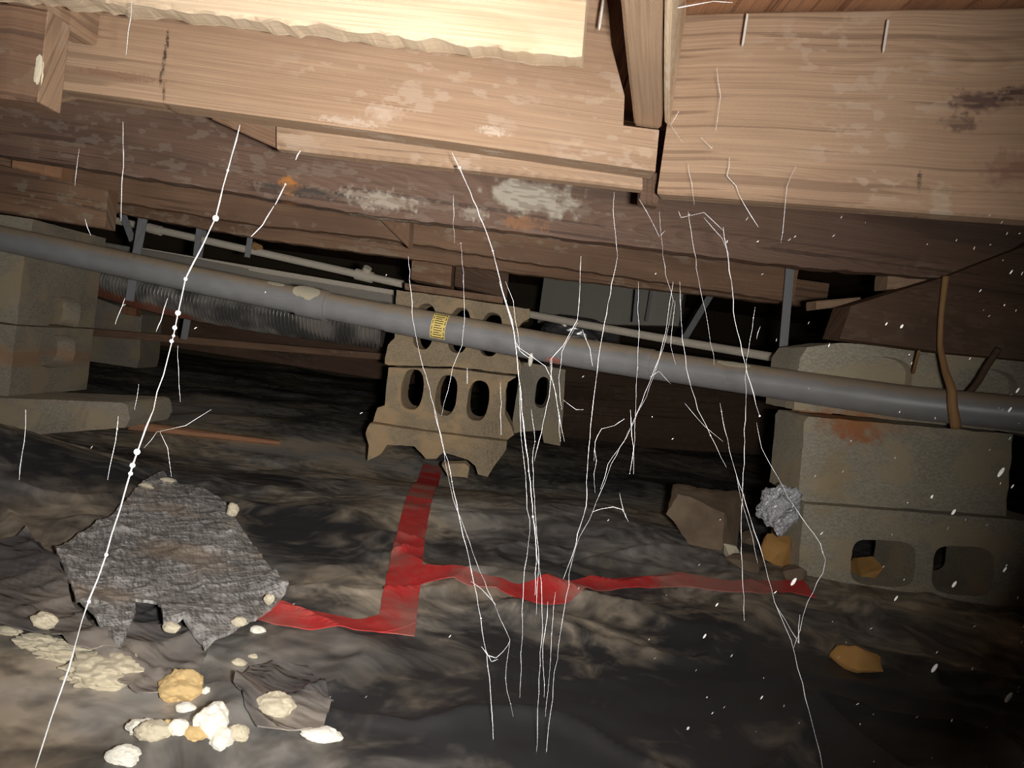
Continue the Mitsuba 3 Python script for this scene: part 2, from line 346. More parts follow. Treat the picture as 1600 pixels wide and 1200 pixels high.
def fiber_color(p, n, uv):
    x, y = p.x, p.y
    a = noise(x * 520 + y * 260, y * 60 - x * 30); b = noise(x * 70 - y * 50, y * 420 + x * 330); d = noise(x * 300 - y * 380, y * 50 + x * 40)
    c = mix((0.17, 0.165, 0.155), (0.50, 0.485, 0.46), smoothstep(0.25, 0.75, (a + b + d) / 3 + 0.25 * (fbm(x * 14, y * 14, 1.0, 3) - 0.5)))
    return mix(c, (0.32, 0.24, 0.16), 0.6 * smoothstep(0.5, 0.7, fbm(p.x * 9, p.y * 9, 0.0, 3)))
bsdf('facing_gray', proc(fiber_color), 0.3, 0.9, proc(lambda p, n, uv: fbm(p.x * 45, p.y * 45, 2.0, 3)), 0.0028)
def film_color(p, n, uv):
    return mix((0.11, 0.105, 0.105), (0.33, 0.285, 0.24), smoothstep(0.3, 0.75, fbm(p.x * 8, p.y * 8, 5.0, 4)))
bsdf('film_gray', proc(film_color), 0.28, 0.9, proc(lambda p, n, uv: fbm(p.x * 30 + 40 * p.y, p.y * 40, 2.0, 3) + 0.0), 0.008)
bsdf('foam_cream', rgb(0.62, 0.55, 0.40), 0.9, 0.1)
bsdf('foam_white', rgb(0.88, 0.84, 0.72), 0.9, 0.1)
bsdf('foam_yellow', rgb(0.66, 0.47, 0.22), 0.9, 0.1)
bsdf('silk', rgb(0.80, 0.80, 0.80), 0.6, 0.3)
bsdf('silk_dull', rgb(0.38, 0.37, 0.36), 0.6, 0.3)
bsdf('dust', rgb(0.34, 0.33, 0.31), 0.8, 0.2)
bsdf('nail_steel', rgb(0.62, 0.58, 0.52), 0.4, 0.6)
bsdf('wire_brown', rgb(0.34, 0.19, 0.08), 0.7, 0.3)
bsdf('clear_bag', rgb(0.46, 0.46, 0.47), 0.25, 0.9, proc(lambda p, n, uv: dr.abs(fbm(p.x * 60, p.y * 60, p.z * 60, 3) - 0.5)), 0.02)
def stone_color(p, n, uv):
    return mix((0.10, 0.07, 0.05), (0.32, 0.235, 0.155), fbm(p.x * 22, p.y * 22, p.z * 22, 4))
bsdf('stone', proc(stone_color), 0.9, 0.15)
bsdf('stone_orange', rgb(0.55, 0.30, 0.10), 0.9, 0.1)

# ------------------------------------------------------------------ the setting
xs = np.unique(np.r_[np.arange(-5, -1.6, 0.12), np.arange(-1.6, 1.7, 0.0085), np.arange(1.7, 5, 0.12)])
ys = np.unique(np.r_[np.arange(0.2, 0.6, 0.04), np.arange(0.6, 2.8, 0.0085), np.arange(2.8, 7.1, 0.06)])
X, Y = np.meshgrid(xs, ys)
Zg = ground_z(X, Y)
idx = np.arange(X.size).reshape(X.shape)
q = np.stack([idx[:-1, :-1], idx[:-1, 1:], idx[1:, 1:], idx[1:, :-1]], -1).reshape(-1, 4)
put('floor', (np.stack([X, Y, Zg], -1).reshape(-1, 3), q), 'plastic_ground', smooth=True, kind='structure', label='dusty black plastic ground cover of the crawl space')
CEIL = 0.868
box = lambda x0, x1, y0, y1, z0, z1: m3.Manifold.cube([x1 - x0, y1 - y0, z1 - z0]).translate([x0, y0, z0])
m = tri(box(-5, 5, -0.6, 7, CEIL + 0.021, CEIL + 0.06))
put('ceiling', m, 'wood_dark', uv=grain_uv(m, np.zeros(3), np.array([0, 1.0, 0]), 50), kind='structure', label='underside of the subfloor boards')
rng = np.random.default_rng(4)
px_edges = [-1.30 + 0.142 * k for k in range(20)]
for k, x0 in enumerate(px_edges):
    if x0 > 1.3: break
    m = board_mesh((x0 + 0.0015, 0.25, CEIL + rng.uniform(0, 0.002)), (x0 + 0.0015, 2.6, CEIL), (x0 + 0.0015, 2.6, CEIL + 0.02), (x0 + 0.0015, 0.25, CEIL + 0.02), (0.139, 0, 0), n=8, c=0.002, seed=k)
    put('plank', m, 'wood_floor', 'ceiling', uv=grain_uv(m, np.zeros(3), np.array([0, 1.0, 0]), 60 + 1.7 * k))
put('wall_back', rough(box(-5, 5, 6.6, 6.8, -0.2, CEIL + 0.02), 0.25, 0.02, 3, 1), 'wall_earth', kind='structure', label='dark far wall of the crawl space')

# ------------------------------------------------------------------ framing near the camera
def quad(bl, br, tr, tl, y0, y1=None):
    y1 = y0 if y1 is None else y1
    return W(*bl, y0), W(*br, y1), W(*tr, y1), W(*tl, y0)
def upright(bl, br, y0, y1, z1, z1b=None):
    A, B = W(*bl, y0), W(*br, y1)
    return A, B, np.r_[B[:2], z1 if z1b is None else z1b], np.r_[A[:2], z1]
# big board at the right
board('floor_joist', *upright((1026, 302), (1700, 351), 1.14, 0.955, 0.864), 0.038, 'wood_tan', 'wide tan joist board filling the upper right, nail tips beside its top', 'joist', RIGHT_U, seed=1)
# header with a tongue at its right end
hdr = extrude_face([(60, 144), (92, 139), (700, 221), (1024, 268), (1030, 203), (974, 196), (976, 150), (955, 70), (945, -60), (60, -80)], YH, 0.05)
m = tri(hdr.refine_to_length(0.05))
put('header_board', m, 'wood_tan', uv=grain_uv(m, W(92, 147, YH), np.array([1.0, 0, 0]), HEADER_U), label='long tan header board with a notched tongue resting at its right end', cat='board')
# joist that runs over the tongue towards the camera
jz = W(1010, 197, YH)[2]
ja, jb = Z(990, 196, jz + 0.001), Z(963, -40, jz + 0.001)
jb = ja + (jb - ja) * 1.5
jr = np.array([0.0365, 0, 0]); jt = CEIL - 0.002 - jz
m = board_mesh(ja, jb, jb + [0, 0, jt], ja + [0, 0, jt], jr, n=16, c=0.004, seed=5)
put('cross_joist', m, 'wood_tan', uv=grain_uv(m, np.zeros(3), jb - ja, 14), label='narrow joist seen from below, its end resting on the notched tongue', cat='joist')
ba, bb = ja + jr + [0.0015, -0.01, 0.006], jb + jr + [0.0015, 0, 0.006]
m = board_mesh(ba, bb, bb + [0, 0, jt - 0.01], ba + [0, 0, jt - 0.01], (0.007, 0, 0), n=10, c=0.002, seed=6)
put('joist_batten', m, 'wood_near', uv=grain_uv(m, np.zeros(3), jb - ja, 17), label='thin pale batten along the right side of the narrow joist', cat='batten')
# bright plank nearest to the camera
A, B = W(-60, -20, 0.93), W(909, 91, 0.86)
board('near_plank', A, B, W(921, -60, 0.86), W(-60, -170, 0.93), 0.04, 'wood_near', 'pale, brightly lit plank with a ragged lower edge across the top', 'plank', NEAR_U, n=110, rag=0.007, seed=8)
# left: joist end and the joist above it
jl = W(151, 72, 1.13)
ja, jb = W(-120, 139, 1.0), W(57, 160, 1.0)
lt = jl[2] - 0.002
LJ = board('joist_end', ja, jb, np.r_[jb[:2], lt], np.r_[ja[:2], lt], 0.05, 'wood_brown', 'brown joist with a sawn end and a white paint smear at the upper left', 'joist', 40.0, seed=9)
ja = jl; jb = Z(30, -4, jl[2]); jb = ja + (jb - ja) * 0.9
m = board_mesh(ja, jb, np.r_[jb[:2], CEIL - 0.002], np.r_[ja[:2], CEIL - 0.002], (-0.035, 0, 0), n=12, c=0.003, seed=10)
put('cross_joist', m, 'wood_tan', uv=grain_uv(m, np.zeros(3), jb - ja, 24), label='tan joist running overhead at the far upper left, above the sawn joist end', cat='joist')
eg = W(57, 160, 1.0), np.r_[W(57, 160, 1.0)[:2], lt]
m = board_mesh(eg[0] + [0.0005, 0.001, 0.001], eg[0] + [0.0005, 0.049, 0.001], eg[1] + [0.0005, 0.049, -0.001], eg[1] + [0.0005, 0.001, -0.001], (0.0015, 0, 0), n=4, c=0.0004, seed=2)
put('end_grain', m, 'wood_tan', LJ, uv=grain_uv(m, eg[0], np.array([0, 0.5, 1.0]), 27), label='sawn tan end grain')
put('paint_smear', lump(W(60, 112, 1.002), 0.02, 4, (0.30, 0.10, 0.95), 0.4, 3), 'foam_cream', LJ, label='white paint smear')
# pale lath under the header
board('lath', *quad((432, 232), (1004, 296), (1004, 255), (432, 180), 1.22, 1.20), 0.03, 'wood_tan', 'light lath peeping out under the long header board', 'lath', 44.0, seed=11)
board('wood_wedge', *quad((330, 186), (432, 232), (432, 190), (330, 150), 1.30, 1.25), 0.03, 'wood_brown', 'brown wedge under the header at the left end of the lath', 'wedge', 46.0, seed=12)
# dark block in the gap right of the tongue
board('wood_block', *quad((1000, 318), (1028, 322), (1030, 270), (1002, 262), 1.22), 0.03, 'wood_dark', 'small dark block in the gap below the notched tongue', 'block', 47.0, seed=13)
# nails
def nail(p0, p1, y0, y1, label, r=0.0016):
    a, b = W(*p0, y0), W(*p1, y1)
    k = thing('nail', label, 'nail', 'nail tips through the subfloor')
    put('shank', tube([a, a + (b - a) * 0.88], r, 8, smooth_path=False), 'nail_steel', k, smooth=40)
    put('point', tube([a + (b - a) * 0.88, b], [r, r * 0.15], 8, smooth_path=False), 'nail_steel', k, smooth=40)
nail((1168, 22), (1160, 73), 1.055, 1.06, 'nail tip hanging in front of the left part of the wide joist board')
nail((1388, 32), (1380, 83), 1.01, 1.01, 'nail tip hanging in front of the right part of the wide joist board')
nail((943, -2), (936, 48), 1.06, 1.06, 'nail tip hanging between the bright plank and the narrow joist')

# ------------------------------------------------------------------ girders
gi = [(-160, 215), (94, 256), (375, 302), (587, 338), (800, 361), (1200, 412), (1390, 428), (1700, 455)]
def girder(name, line, y, top_z, thick, mat, label, u0, seed, rag=0.004):
    pts = [W(px, py, y) for px, py in line]
    o = np.array([0, y, 0.0])
    poly = [(p[0], p[2]) for p in pts]
    rr = np.random.default_rng(seed); fine = []
    for (x0, z0), (x1, z1) in zip(poly[:-1], poly[1:]):
        for k in range(14):
            t = k / 14; fine.append((x0 + (x1 - x0) * t, z0 + (z1 - z0) * t + rag * (rr.random() - 0.5) * (k > 0)))
    fine.append(poly[-1])
    cs = m3.CrossSection([fine + [(poly[-1][0], top_z), (poly[0][0], top_z)]], m3.FillRule.NonZero)
    man = tri_to_world(m3.Manifold.extrude(cs, thick), np.zeros(3), y).refine_to_length(0.12)
    m = tri(man)
    return put(name, m, mat, uv=grain_uv(m, np.array([pts[1][0], y, pts[4][2] - 0.01]), np.array([1.0, 0, 0]), u0), label=label, cat='beam')
girder('girder', gi, YG, 0.84, 0.05, 'wood_girder', 'dark brown stained girder with pale lime patches crossing the whole crawl space', GIRDER_U, 3)
girder('girder_ply', [(-160, 262), (170, 313), (400, 351), (600, 372), (800, 407), (1000, 436), (1240, 472)], 2.10, 0.72, 0.05, 'wood_brown', 'second girder ply behind the first, with a dusty lower edge', 34.0, 4)
girder('girder_ply', [(-160, 285), (170, 330), (400, 372), (640, 404), (800, 426), (1000, 450), (1290, 482)], 2.42, 0.70, 0.05, 'wood_brown', 'rust-brown third girder ply above the wood blocks of the centre pier', 36.0, 5)
board('wood_chip', *quad((587, 338), (638, 388), (640, 345), (600, 325), 2.06, 2.02), 0.02, 'wood_brown', 'grey slanted chip of board hanging under the girder above the centre pier', 'board', 48.0, seed=14, n=6)
board('wood_block', *quad((1275, 484), (1345, 476), (1345, 464), (1275, 470), 1.72), 0.06, 'wood_tan', 'small pale wood scrap wedged over the right pier', 'wood scrap', 49.0, seed=15, n=6)
board('wood_block', *quad((1386, 452), (1462, 450), (1462, 436), (1388, 428), 1.66), 0.06, 'wood_tan', 'pale wood scrap under the right end of the girder, above the dark sill timber', 'wood scrap', 51.0, seed=16, n=6)

# ------------------------------------------------------------------ right side: sill timber and pier
m = tri(extrude_face([(1312, 529), (1400, 540), (1480, 551), (1640, 566), (1640, 360), (1600, 385), (1480, 432), (1400, 456), (1330, 478)], 1.585, 0.09).refine_to_length(0.05))
put('sill_timber', m, 'wood_dark', uv=grain_uv(m, W(1312, 529, 1.585), np.array([1.0, 0, 0.0]), 53.0), label='dark sill timber with a slanting top lying on the right pier', cat='timber')
def block_solid(poly, y, depth, holes=(), recess=(), rd=0.03, step=0.016, amp=0.0022, seed=0):
    man = extrude_face(poly, y, depth, holes)
    for r in recess: man = man - extrude_face(r, y - 0.01, rd + 0.01)
    return rough(man, step, amp, 38, seed)
CB = 'concrete blocks of the right pier'
put('concrete_block', block_solid([(1240, 640), (1250, 560), (1262, 543), (1312, 535), (1475, 551), (1700, 575), (1700, 700), (1585, 676)], YR, 0.19, recess=[oval(1385, 588, 44, 30, 0.1), oval(1545, 606, 50, 30, 0.1)], seed=21),
    'concrete_right', smooth=35, label='topmost grey block of the right pier, half hidden by the grey pipe', cat='concrete block')
put('concrete_block', block_solid([(1263, 651), (1583, 679), (1571, 806), (1256, 783), (1247, 776), (1257, 660)], YR - 0.015, 0.19, seed=22), 'concrete_right', smooth=35,
    label='solid rust-stained concrete block just below the pipe in the right pier', cat='concrete block')
put('concrete_block', block_solid([(1249, 640), (1300, 645), (1290, 790), (1228, 762)], YR + 0.185, 0.05, seed=23), 'concrete_right', smooth=35,
    label='thin edge of the block behind the rust-stained one in the right pier', cat='concrete block')
put('concrete_block', block_solid([(1257, 787), (1572, 811), (1640, 818), (1610, 1010), (1240, 950), (1247, 889)], YR, 0.19, holes=[oval(1380, 880, 50, 36, 0.07, p=4), oval(1505, 892, 48, 38, 0.07, p=4)], seed=24), 'concrete_right', smooth=35,
    label='hollow concrete block at the foot of the right pier, two cores facing out', cat='concrete block')
put('rust_lump', rock(W(1352, 893, YR + 0.10), (0.034, 0.05, 0.036), 31), 'stone_orange', label='rusty brown lump inside the left core of the lowest right block', cat='lump')
# wire hanging by the sill, and a wire shadow built as geometry
w = thing('wire_and_shadow', 'brown wire looped over the grey pipe in front of the right pier', 'wire')
put('strand', tube([W(1478, 432, 1.55), W(1472, 480, 1.545), W(1469, 530, 1.54), W(1476, 575, 1.51), W(1488, 620, 1.475), W(1494, 668, 1.48)], [0.006, 0.005, 0.005, 0.006, 0.008, 0.009], 10), 'wire_brown', w, smooth=True)
put('strand', tube([W(1436, 548, 1.57), W(1430, 570, 1.6), W(1427, 582, 1.63)], 0.003, 8), 'wire_brown', w, smooth=True)
put('wire_and_shadow', tube([W(1560, 545, 1.55), W(1535, 585, 1.57), W(1512, 616, 1.57)], 0.006, 8), 'wood_dark', smooth=True, label='shadow of a wire built as a dark strand above the pipe at the far right', cat='wire')  # cast shadow of a wire, modelled as a dark tube

# ------------------------------------------------------------------ centre pier
zp = lambda pts: [(540 + x / 3.75, 440 + y / 3.75) for x, y in pts]
zo = lambda cx, cy, hw, hh: oval(540 + cx / 3.75, 440 + cy / 3.75, hw / 3.75, hh / 3.75, 0.13)
YC = 2.47
top = zp([(300, 50), (620, 92), (1080, 160), (1076, 218), (1035, 240), (1010, 270), (1000, 440), (1030, 478), (1030, 524), (640, 470), (250, 432), (228, 468), (232, 440), (246, 370), (288, 330), (292, 110)])
top = zp([(300, 50), (620, 92), (1080, 160), (1076, 218), (1035, 240), (1010, 270), (1004, 440), (1034, 482), (1028, 545), (640, 500), (252, 490), (228, 478), (232, 440), (246, 370), (288, 330), (292, 110)])
put('concrete_block', block_solid(top, YC, 0.19, holes=[zo(460, 262, 62, 134), zo(664, 285, 62, 132), zo(850, 310, 62, 128)], seed=41), 'concrete_pier', smooth=35,
    label='topmost three-slot tan block of the centre pier, crossed by the pipe', cat='concrete block')
mid = zp([(252, 503), (640, 513), (1000, 558), (950, 590), (938, 640), (936, 780), (972, 850), (985, 900), (950, 925), (560, 880), (160, 820), (186, 740), (230, 726), (240, 600)])
put('concrete_block', block_solid(mid, YC + 0.012, 0.175, holes=[zo(390, 632, 64, 118), zo(590, 668, 62, 118), zo(775, 698, 62, 118)], seed=42), 'concrete_pier', smooth=35,
    label='middle block of the centre pier, three upright slots open to the dark', cat='concrete block')
foot = zp([(140, 832), (560, 892), (945, 940), (942, 985), (862, 1090), (832, 1145), (775, 1130), (760, 1080), (716, 1044), (600, 1008), (566, 1004), (532, 1040), (470, 1040), (444, 1008), (400, 966), (244, 956), (208, 1012), (150, 1040), (126, 1048), (134, 960), (118, 890)])
put('concrete_block', block_solid(foot, YC - 0.02, 0.19, seed=43), 'concrete_pier', smooth=35, label='lowest block of the centre pier standing on three stubby feet', cat='concrete block')
side = zp([(1030, 470), (1290, 515), (1272, 800), (1258, 962), (1160, 945), (1150, 872), (1020, 880), (940, 900), (975, 840)])
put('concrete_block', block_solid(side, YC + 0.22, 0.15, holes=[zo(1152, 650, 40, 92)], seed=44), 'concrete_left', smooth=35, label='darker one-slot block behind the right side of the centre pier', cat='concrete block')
put('block_fragment', block_solid(zp([(560, 1070), (700, 1065), (722, 1090), (715, 1150), (600, 1140)]), 2.36, 0.06, seed=45), 'concrete_pier', smooth=35, label='small broken tan fragment lying at the foot of the centre pier', cat='fragment')
put('cap_plate', tri(extrude_face([(632, 442), (786, 464), (786, 474), (632, 452)], YC - 0.005, 0.19)), 'wood_brown', uv=None, label='thin brown plate between the centre pier and its wood blocks', cat='plate')
board('wood_block', *quad((642, 436), (704, 448), (708, 388), (645, 380), YC), 0.14, 'wood_brown', 'lighter cut wood block on the centre pier, left of its pair', 'wood block', 55.0, seed=17, n=6)
board('wood_block', *quad((710, 447), (792, 466), (796, 408), (714, 389), YC + 0.03), 0.14, 'wood_dark', 'darker wood block on the centre pier, right of its pair', 'wood block', 57.0, seed=18, n=6)

# ------------------------------------------------------------------ left pier
def yard(px, y): return W(px, 500, y)[0]
XL = W(160, 400, 2.46)[0]                        # its right-hand face
def left_block(z0, z1, x1, y0, y1, cut, seed, label, lab_mat='concrete_left', width=0.30):
    man = box(x1 - width, x1, y0, y1, z0, z1)
    for (cy, cz, hy, hz) in cut:
        c = m3.Manifold.hull_points([[x1 + (0.02 if s else -0.05), cy + hy * math.cos(a) * abs(math.cos(a)) ** -0.35, cz + hz * math.sin(a) * abs(math.sin(a)) ** -0.35] for s in (0, 1) for a in np.linspace(0.01, 2 * np.pi, 22, endpoint=False)])
        man = man - c
    return put('concrete_block', rough(man, 0.025, 0.0015, 60, seed), lab_mat, smooth=35, label=label, cat='concrete block')
zc1, zc2 = W(105, 490, 2.28)[2], W(105, 551, 2.28)[2]
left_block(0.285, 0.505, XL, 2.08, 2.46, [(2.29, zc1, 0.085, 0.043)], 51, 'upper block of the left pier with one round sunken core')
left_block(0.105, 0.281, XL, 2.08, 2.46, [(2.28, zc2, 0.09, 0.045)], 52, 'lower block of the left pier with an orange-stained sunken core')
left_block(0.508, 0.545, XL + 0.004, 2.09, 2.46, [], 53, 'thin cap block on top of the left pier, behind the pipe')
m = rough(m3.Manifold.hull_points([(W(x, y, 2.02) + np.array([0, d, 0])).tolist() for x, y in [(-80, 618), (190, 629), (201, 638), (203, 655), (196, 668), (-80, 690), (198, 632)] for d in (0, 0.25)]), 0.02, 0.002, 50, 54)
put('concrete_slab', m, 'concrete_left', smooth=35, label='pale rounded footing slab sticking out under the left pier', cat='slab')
board('beam_block', *quad((-80, 318), (164, 357), (169, 296), (-80, 238), 2.03), 0.05, 'wood_brown', 'grey-brown timber block on top of the left pier', 'wood block', 59.0, seed=19, n=8)
board('wood_shim', *quad((18, 262), (94, 280), (98, 258), (20, 238), 2.02), 0.05, 'wood_floor', 'orange wood shim wedged above the left pier timber block', 'shim', 61.0, seed=20, n=6)

# ------------------------------------------------------------------ grey drain pipe
pc = [(-220, 325), (0, 372), (100, 393), (300, 436), (460, 468), (690, 512), (950, 559), (1200, 597), (1400, 626), (1500, 637), (1600, 647), (1800, 664)]
py_ = [2.06, 2.02, 2.01, 1.985, 1.96, 1.91, 1.82, 1.69, 1.58, 1.53, 1.48, 1.38]
P = np.array([W(x, y, d) for (x, y), d in zip(pc, py_)])
R = 0.0305
from scipy.interpolate import PchipInterpolator
_px = np.array([c[0] for c in pc], float)
pipe_at = PchipInterpolator(_px, P)
def pipe_seg(a, b, r, n=14, sides=28): return tube(pipe_at(np.linspace(a, b, n)), r, sides, smooth_path=False)
dp = thing('drain_pipe', 'long grey plastic drain pipe crossing the crawl space in front of the piers', 'pipe')
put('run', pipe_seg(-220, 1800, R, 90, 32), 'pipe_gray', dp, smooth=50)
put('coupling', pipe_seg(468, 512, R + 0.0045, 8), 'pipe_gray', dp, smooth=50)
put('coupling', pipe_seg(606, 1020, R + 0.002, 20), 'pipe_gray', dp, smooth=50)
def patch_on_pipe(a, b, t0, t1, lift, seed, n=30, k=14, ragged=0.35):
    """A thin skin on the pipe between pixel columns a and b, angles t0..t1 (0 = towards the camera, 90 = top)."""
    s = np.linspace(a, b, n); c = pipe_at(s)
    d = np.gradient(c, axis=0); d /= np.linalg.norm(d, axis=1, keepdims=True)
    sd = np.cross(d, [0, 0, 1.0]); sd /= np.linalg.norm(sd, axis=1, keepdims=True); u = np.cross(sd, d)
    rows = []
    for i in range(n):
        e = ragged * (meshkit.fbm(np.array([i * 0.45, seed, 0.0]), 3) - 0.5) * 2
        f = ragged * (meshkit.fbm(np.array([i * 0.45, seed, 9.0]), 3) - 0.5) * 2
        w = math.sin(math.pi * min(max(i / (n - 1), 0), 1)) ** (0.4 if ragged else 0)
        mid, half = (t0 + t1) / 2, (t1 - t0) / 2 * max(w, 0.02)
        th = np.radians(np.linspace(mid - half * (1 + e), mid + half * (1 + f), k))
        rows.append(c[i] + (R + lift) * (np.cos(th)[:, None] * sd[i] + np.sin(th)[:, None] * u[i]))
    top = np.array(rows)
    inner = np.array([c[i] + (top[i] - c[i]) * (R + 0.0001) / (R + lift) for i in range(n)])
    v = np.vstack([top.reshape(-1, 3), inner.reshape(-1, 3)]); N = n * k; f = []
    for i in range(n - 1):
        for j in range(k - 1):
            q0 = [i * k + j, i * k + j + 1, (i + 1) * k + j + 1, (i + 1) * k + j]
            f += [[q0[0], q0[1], q0[2]], [q0[0], q0[2], q0[3]], [q0[2] + N, q0[1] + N, q0[0] + N], [q0[3] + N, q0[2] + N, q0[0] + N]]
    loop = [j for j in range(k)] + [i * k + k - 1 for i in range(1, n)] + [(n - 1) * k + j for j in range(k - 2, -1, -1)] + [i * k for i in range(n - 2, 0, -1)]
    for a_, b_ in zip(loop, loop[1:] + loop[:1]): f += [[a_, a_ + N, b_], [b_, a_ + N, b_ + N]]
    m = trimesh.Trimesh(v, f, process=False); trimesh.repair.fix_normals(m)
    return m
put('glue_smear', patch_on_pipe(462, 503, 10, 75, 0.0056, 3), 'smear', dp, label='pale glue smear')
put('glue_smear', patch_on_pipe(418, 445, 50, 78, 0.0008, 5), 'smear', dp, label='pale glue smear')
put('glue_smear', patch_on_pipe(1120, 1172, 42, 72, 0.0008, 7), 'smear', dp, label='flaking tan dirt')
st = put('sticker', patch_on_pipe(679, 702, -50, 62, 0.0030, 1, ragged=0.0), 'sticker', dp, label='yellow printed label')
for (a, b, t0, t1) in [(680.5, 681.6, -44, 56), (699.5, 700.6, -44, 56), (681, 700, 52, 56), (681, 700, -45, -41)] + [(684, 697 - 3 * (k % 3 == 1), 40 - 9 * k, 43 - 9 * k) for k in range(9)]:
    put('print_line', patch_on_pipe(a, b, t0, t1, 0.0034, 1, n=6, k=6, ragged=0.0), 'ink', st)
put('red_tape', patch_on_pipe(860, 882, -66, -34, 0.0035, 1, ragged=0.2), 'tape_red', dp, label='scrap of red tape')
put('drip', lump(W(829, 562, 1.83), 0.010, 3, (0.5, 0.5, 1.5), 0.15, 3), 'foam_white', dp, smooth=True, label='white blob hanging below the pipe')

# ------------------------------------------------------------------ things behind: water lines, ducts, straps
wl = thing('water_pipe', 'thin white water pipe with a stub tee at the left, behind the girder', 'pipe')
a, b = W(120, 331, 2.95), W(629, 444, 2.75)
put('run', tube([a, b], 0.0125, 14, smooth_path=False), 'pipe_white', wl, smooth=50)
c, e = W(556, 428, 2.778), W(582, 434, 2.768)
put('tee', tube([c, e], 0.018, 14, smooth_path=False), 'pipe_white', wl, smooth=50)
put('stub', tube([W(569, 430, 2.773), W(575, 418, 2.76)], 0.014, 12, smooth_path=False), 'pipe_white', wl, smooth=50)
put('coupling', tube([W(232, 356, 2.905), W(252, 361, 2.897)], 0.0165, 14, smooth_path=False), 'pipe_white', wl, smooth=50)
put('hanger', lump(W(400, 386, 2.83), 0.017, 5, (1.3, 0.8, 0.8), 0.4, 3), 'wire_brown', wl, label='rusty hanger')
wl2 = thing('water_pipe', 'white water pipe running right from the centre pier to the right pier', 'pipe')
put('run', tube([W(822, 490, 2.70), W(940, 512, 2.5), W(1100, 540, 2.3), W(1262, 567, 2.08)], 0.0115, 14), 'pipe_white', wl2, smooth=50)
dk = thing('metal_duct', 'long grey sheet-metal duct behind the pipe, left of the centre pier', 'duct')
board('body', *quad((150, 440), (615, 520), (612, 458), (150, 376), 3.0, 2.8), 0.25, 'duct_steel', parent=dk, seed=24)
board('highlight_edge', *quad((205, 393), (614, 461), (614, 453), (205, 384), 2.985, 2.785), 0.012, 'pipe_white', parent=dk, seed=25, c=0.002, label='top edge with its highlight put into the colour')  # highlight on the duct's top edge, painted as a pale strip
# corrugated black hose
n = 620
s = np.linspace(0, 1, n)
cc = np.array([W(130, 424, 2.75), W(230, 452, 2.66), W(350, 476, 2.58), W(470, 494, 2.52), W(600, 512, 2.5)])
from scipy.interpolate import CubicSpline
cl = CubicSpline(np.linspace(0, 1, 5), cc)(s)
rad = 0.058 + 0.0075 * np.sin(s * 2 * np.pi * 88) + 0.003 * (meshkit.noise(np.stack([s * 30, 0 * s, 0 * s], -1)) - 0.5)
put('flexible_hose', tube(cl, rad, 26, smooth_path=False), 'hose', smooth=True, label='black ribbed flexible hose hanging just below the grey pipe at the left', cat='hose')
def strap(p0, p1, y, w, label, group='grey metal straps'):
    a, b = W(*p0, y), W(*p1, y)
    a = b + (a - b) * ((CEIL + 0.022 - b[2]) / (a[2] - b[2])) if p0[1] < 485 else a
    d = (b - a) / np.linalg.norm(b - a)
    sd = np.cross(d, [0, 1.0, 0]) * w / 2
    m = tri(m3.Manifold.hull_points([(c + s * sd + np.array([0, t, 0])).tolist() for c in (a, b) for s in (-1, 1) for t in (0, 0.004)]))
    put('metal_strap', m, 'strap_steel', label=label, cat='strap', group=group)
strap((183, 312), (207, 376), 2.80, 0.022, 'leaning grey strap right of the left timber block')
strap((228, 318), (212, 402), 2.55, 0.026, 'wide grey strap second from the left pier, crossing the white pipe')
strap((312, 350), (306, 400), 2.82, 0.019, 'short grey strap left of the rusty hanger on the white pipe')
strap((392, 362), (386, 402), 2.80, 0.018, 'short grey strap by the rusty hanger on the white pipe')
strap((208, 432), (202, 470), 2.56, 0.026, 'grey strap hanging below the pipe at the left end of the ribbed hose')
strap((296, 480), (287, 530), 3.0, 0.024, 'grey upright strap below the ribbed hose')
strap((996, 462), (992, 504), 3.3, 0.020, 'first small strap right of the centre pier in the dark')
strap((1014, 478), (1010, 502), 3.6, 0.012, 'thin strap beside the first one right of the centre pier')
strap((1098, 482), (1068, 532), 3.1, 0.022, 'leaning grey brace in the dark between the centre and right piers')
strap((1230, 476), (1222, 570), 2.05, 0.020, 'long upright strap just left of the right pier')
# dark pieces far back
FB = 3.6
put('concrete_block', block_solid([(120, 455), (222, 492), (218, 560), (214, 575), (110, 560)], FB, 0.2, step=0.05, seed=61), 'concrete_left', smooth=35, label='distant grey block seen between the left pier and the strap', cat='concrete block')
board('wood_scrap', *quad((190, 490), (212, 494), (215, 462), (192, 458), FB - 0.05), 0.05, 'wood_floor', 'orange wood scrap above the distant block', 'wood scrap', 63.0, seed=31, n=4)
board('wood_rail', *quad((110, 522), (640, 566), (640, 556), (110, 510), 3.49, 3.3), 0.11, 'wood_brown', 'pale thin rail in the dark behind the left and centre piers', 'rail', 65.0, seed=32)
board('timber', *quad((220, 535), (640, 600), (640, 540), (220, 470), 3.95, 3.8), 0.10, 'wood_dark', 'dark brown timber behind the pale rail, left of the centre pier', 'timber', 67.0, seed=33)
board('timber', *quad((850, 690), (1330, 720), (1330, 610), (850, 545), 4.2, 3.9), 0.10, 'wood_dark', 'dark brown far timber between the centre pier and the right pier', 'timber', 69.0, seed=34)
board('metal_duct', *upright((840, 505), (1060, 510), 4.0, 3.8, CEIL + 0.022), 0.10, 'duct_steel', 'distant grey duct boxed in above the white pipe, right of the centre pier', 'duct', 71.0, seed=35)
dsh = tube([W(868, 520, 2.9), W(920, 528, 2.85), W(980, 535, 2.8)], [0.07, 0.075, 0.05], 20)
put('black_bag', lump(W(905, 528, 2.85), 0.10, 6, (1.3, 0.6, 0.7), 0.3, 4, fine=0.12), 'duct_black', smooth=True, label='shiny black plastic wad behind the pipe, right of the centre pier', cat='plastic wad')

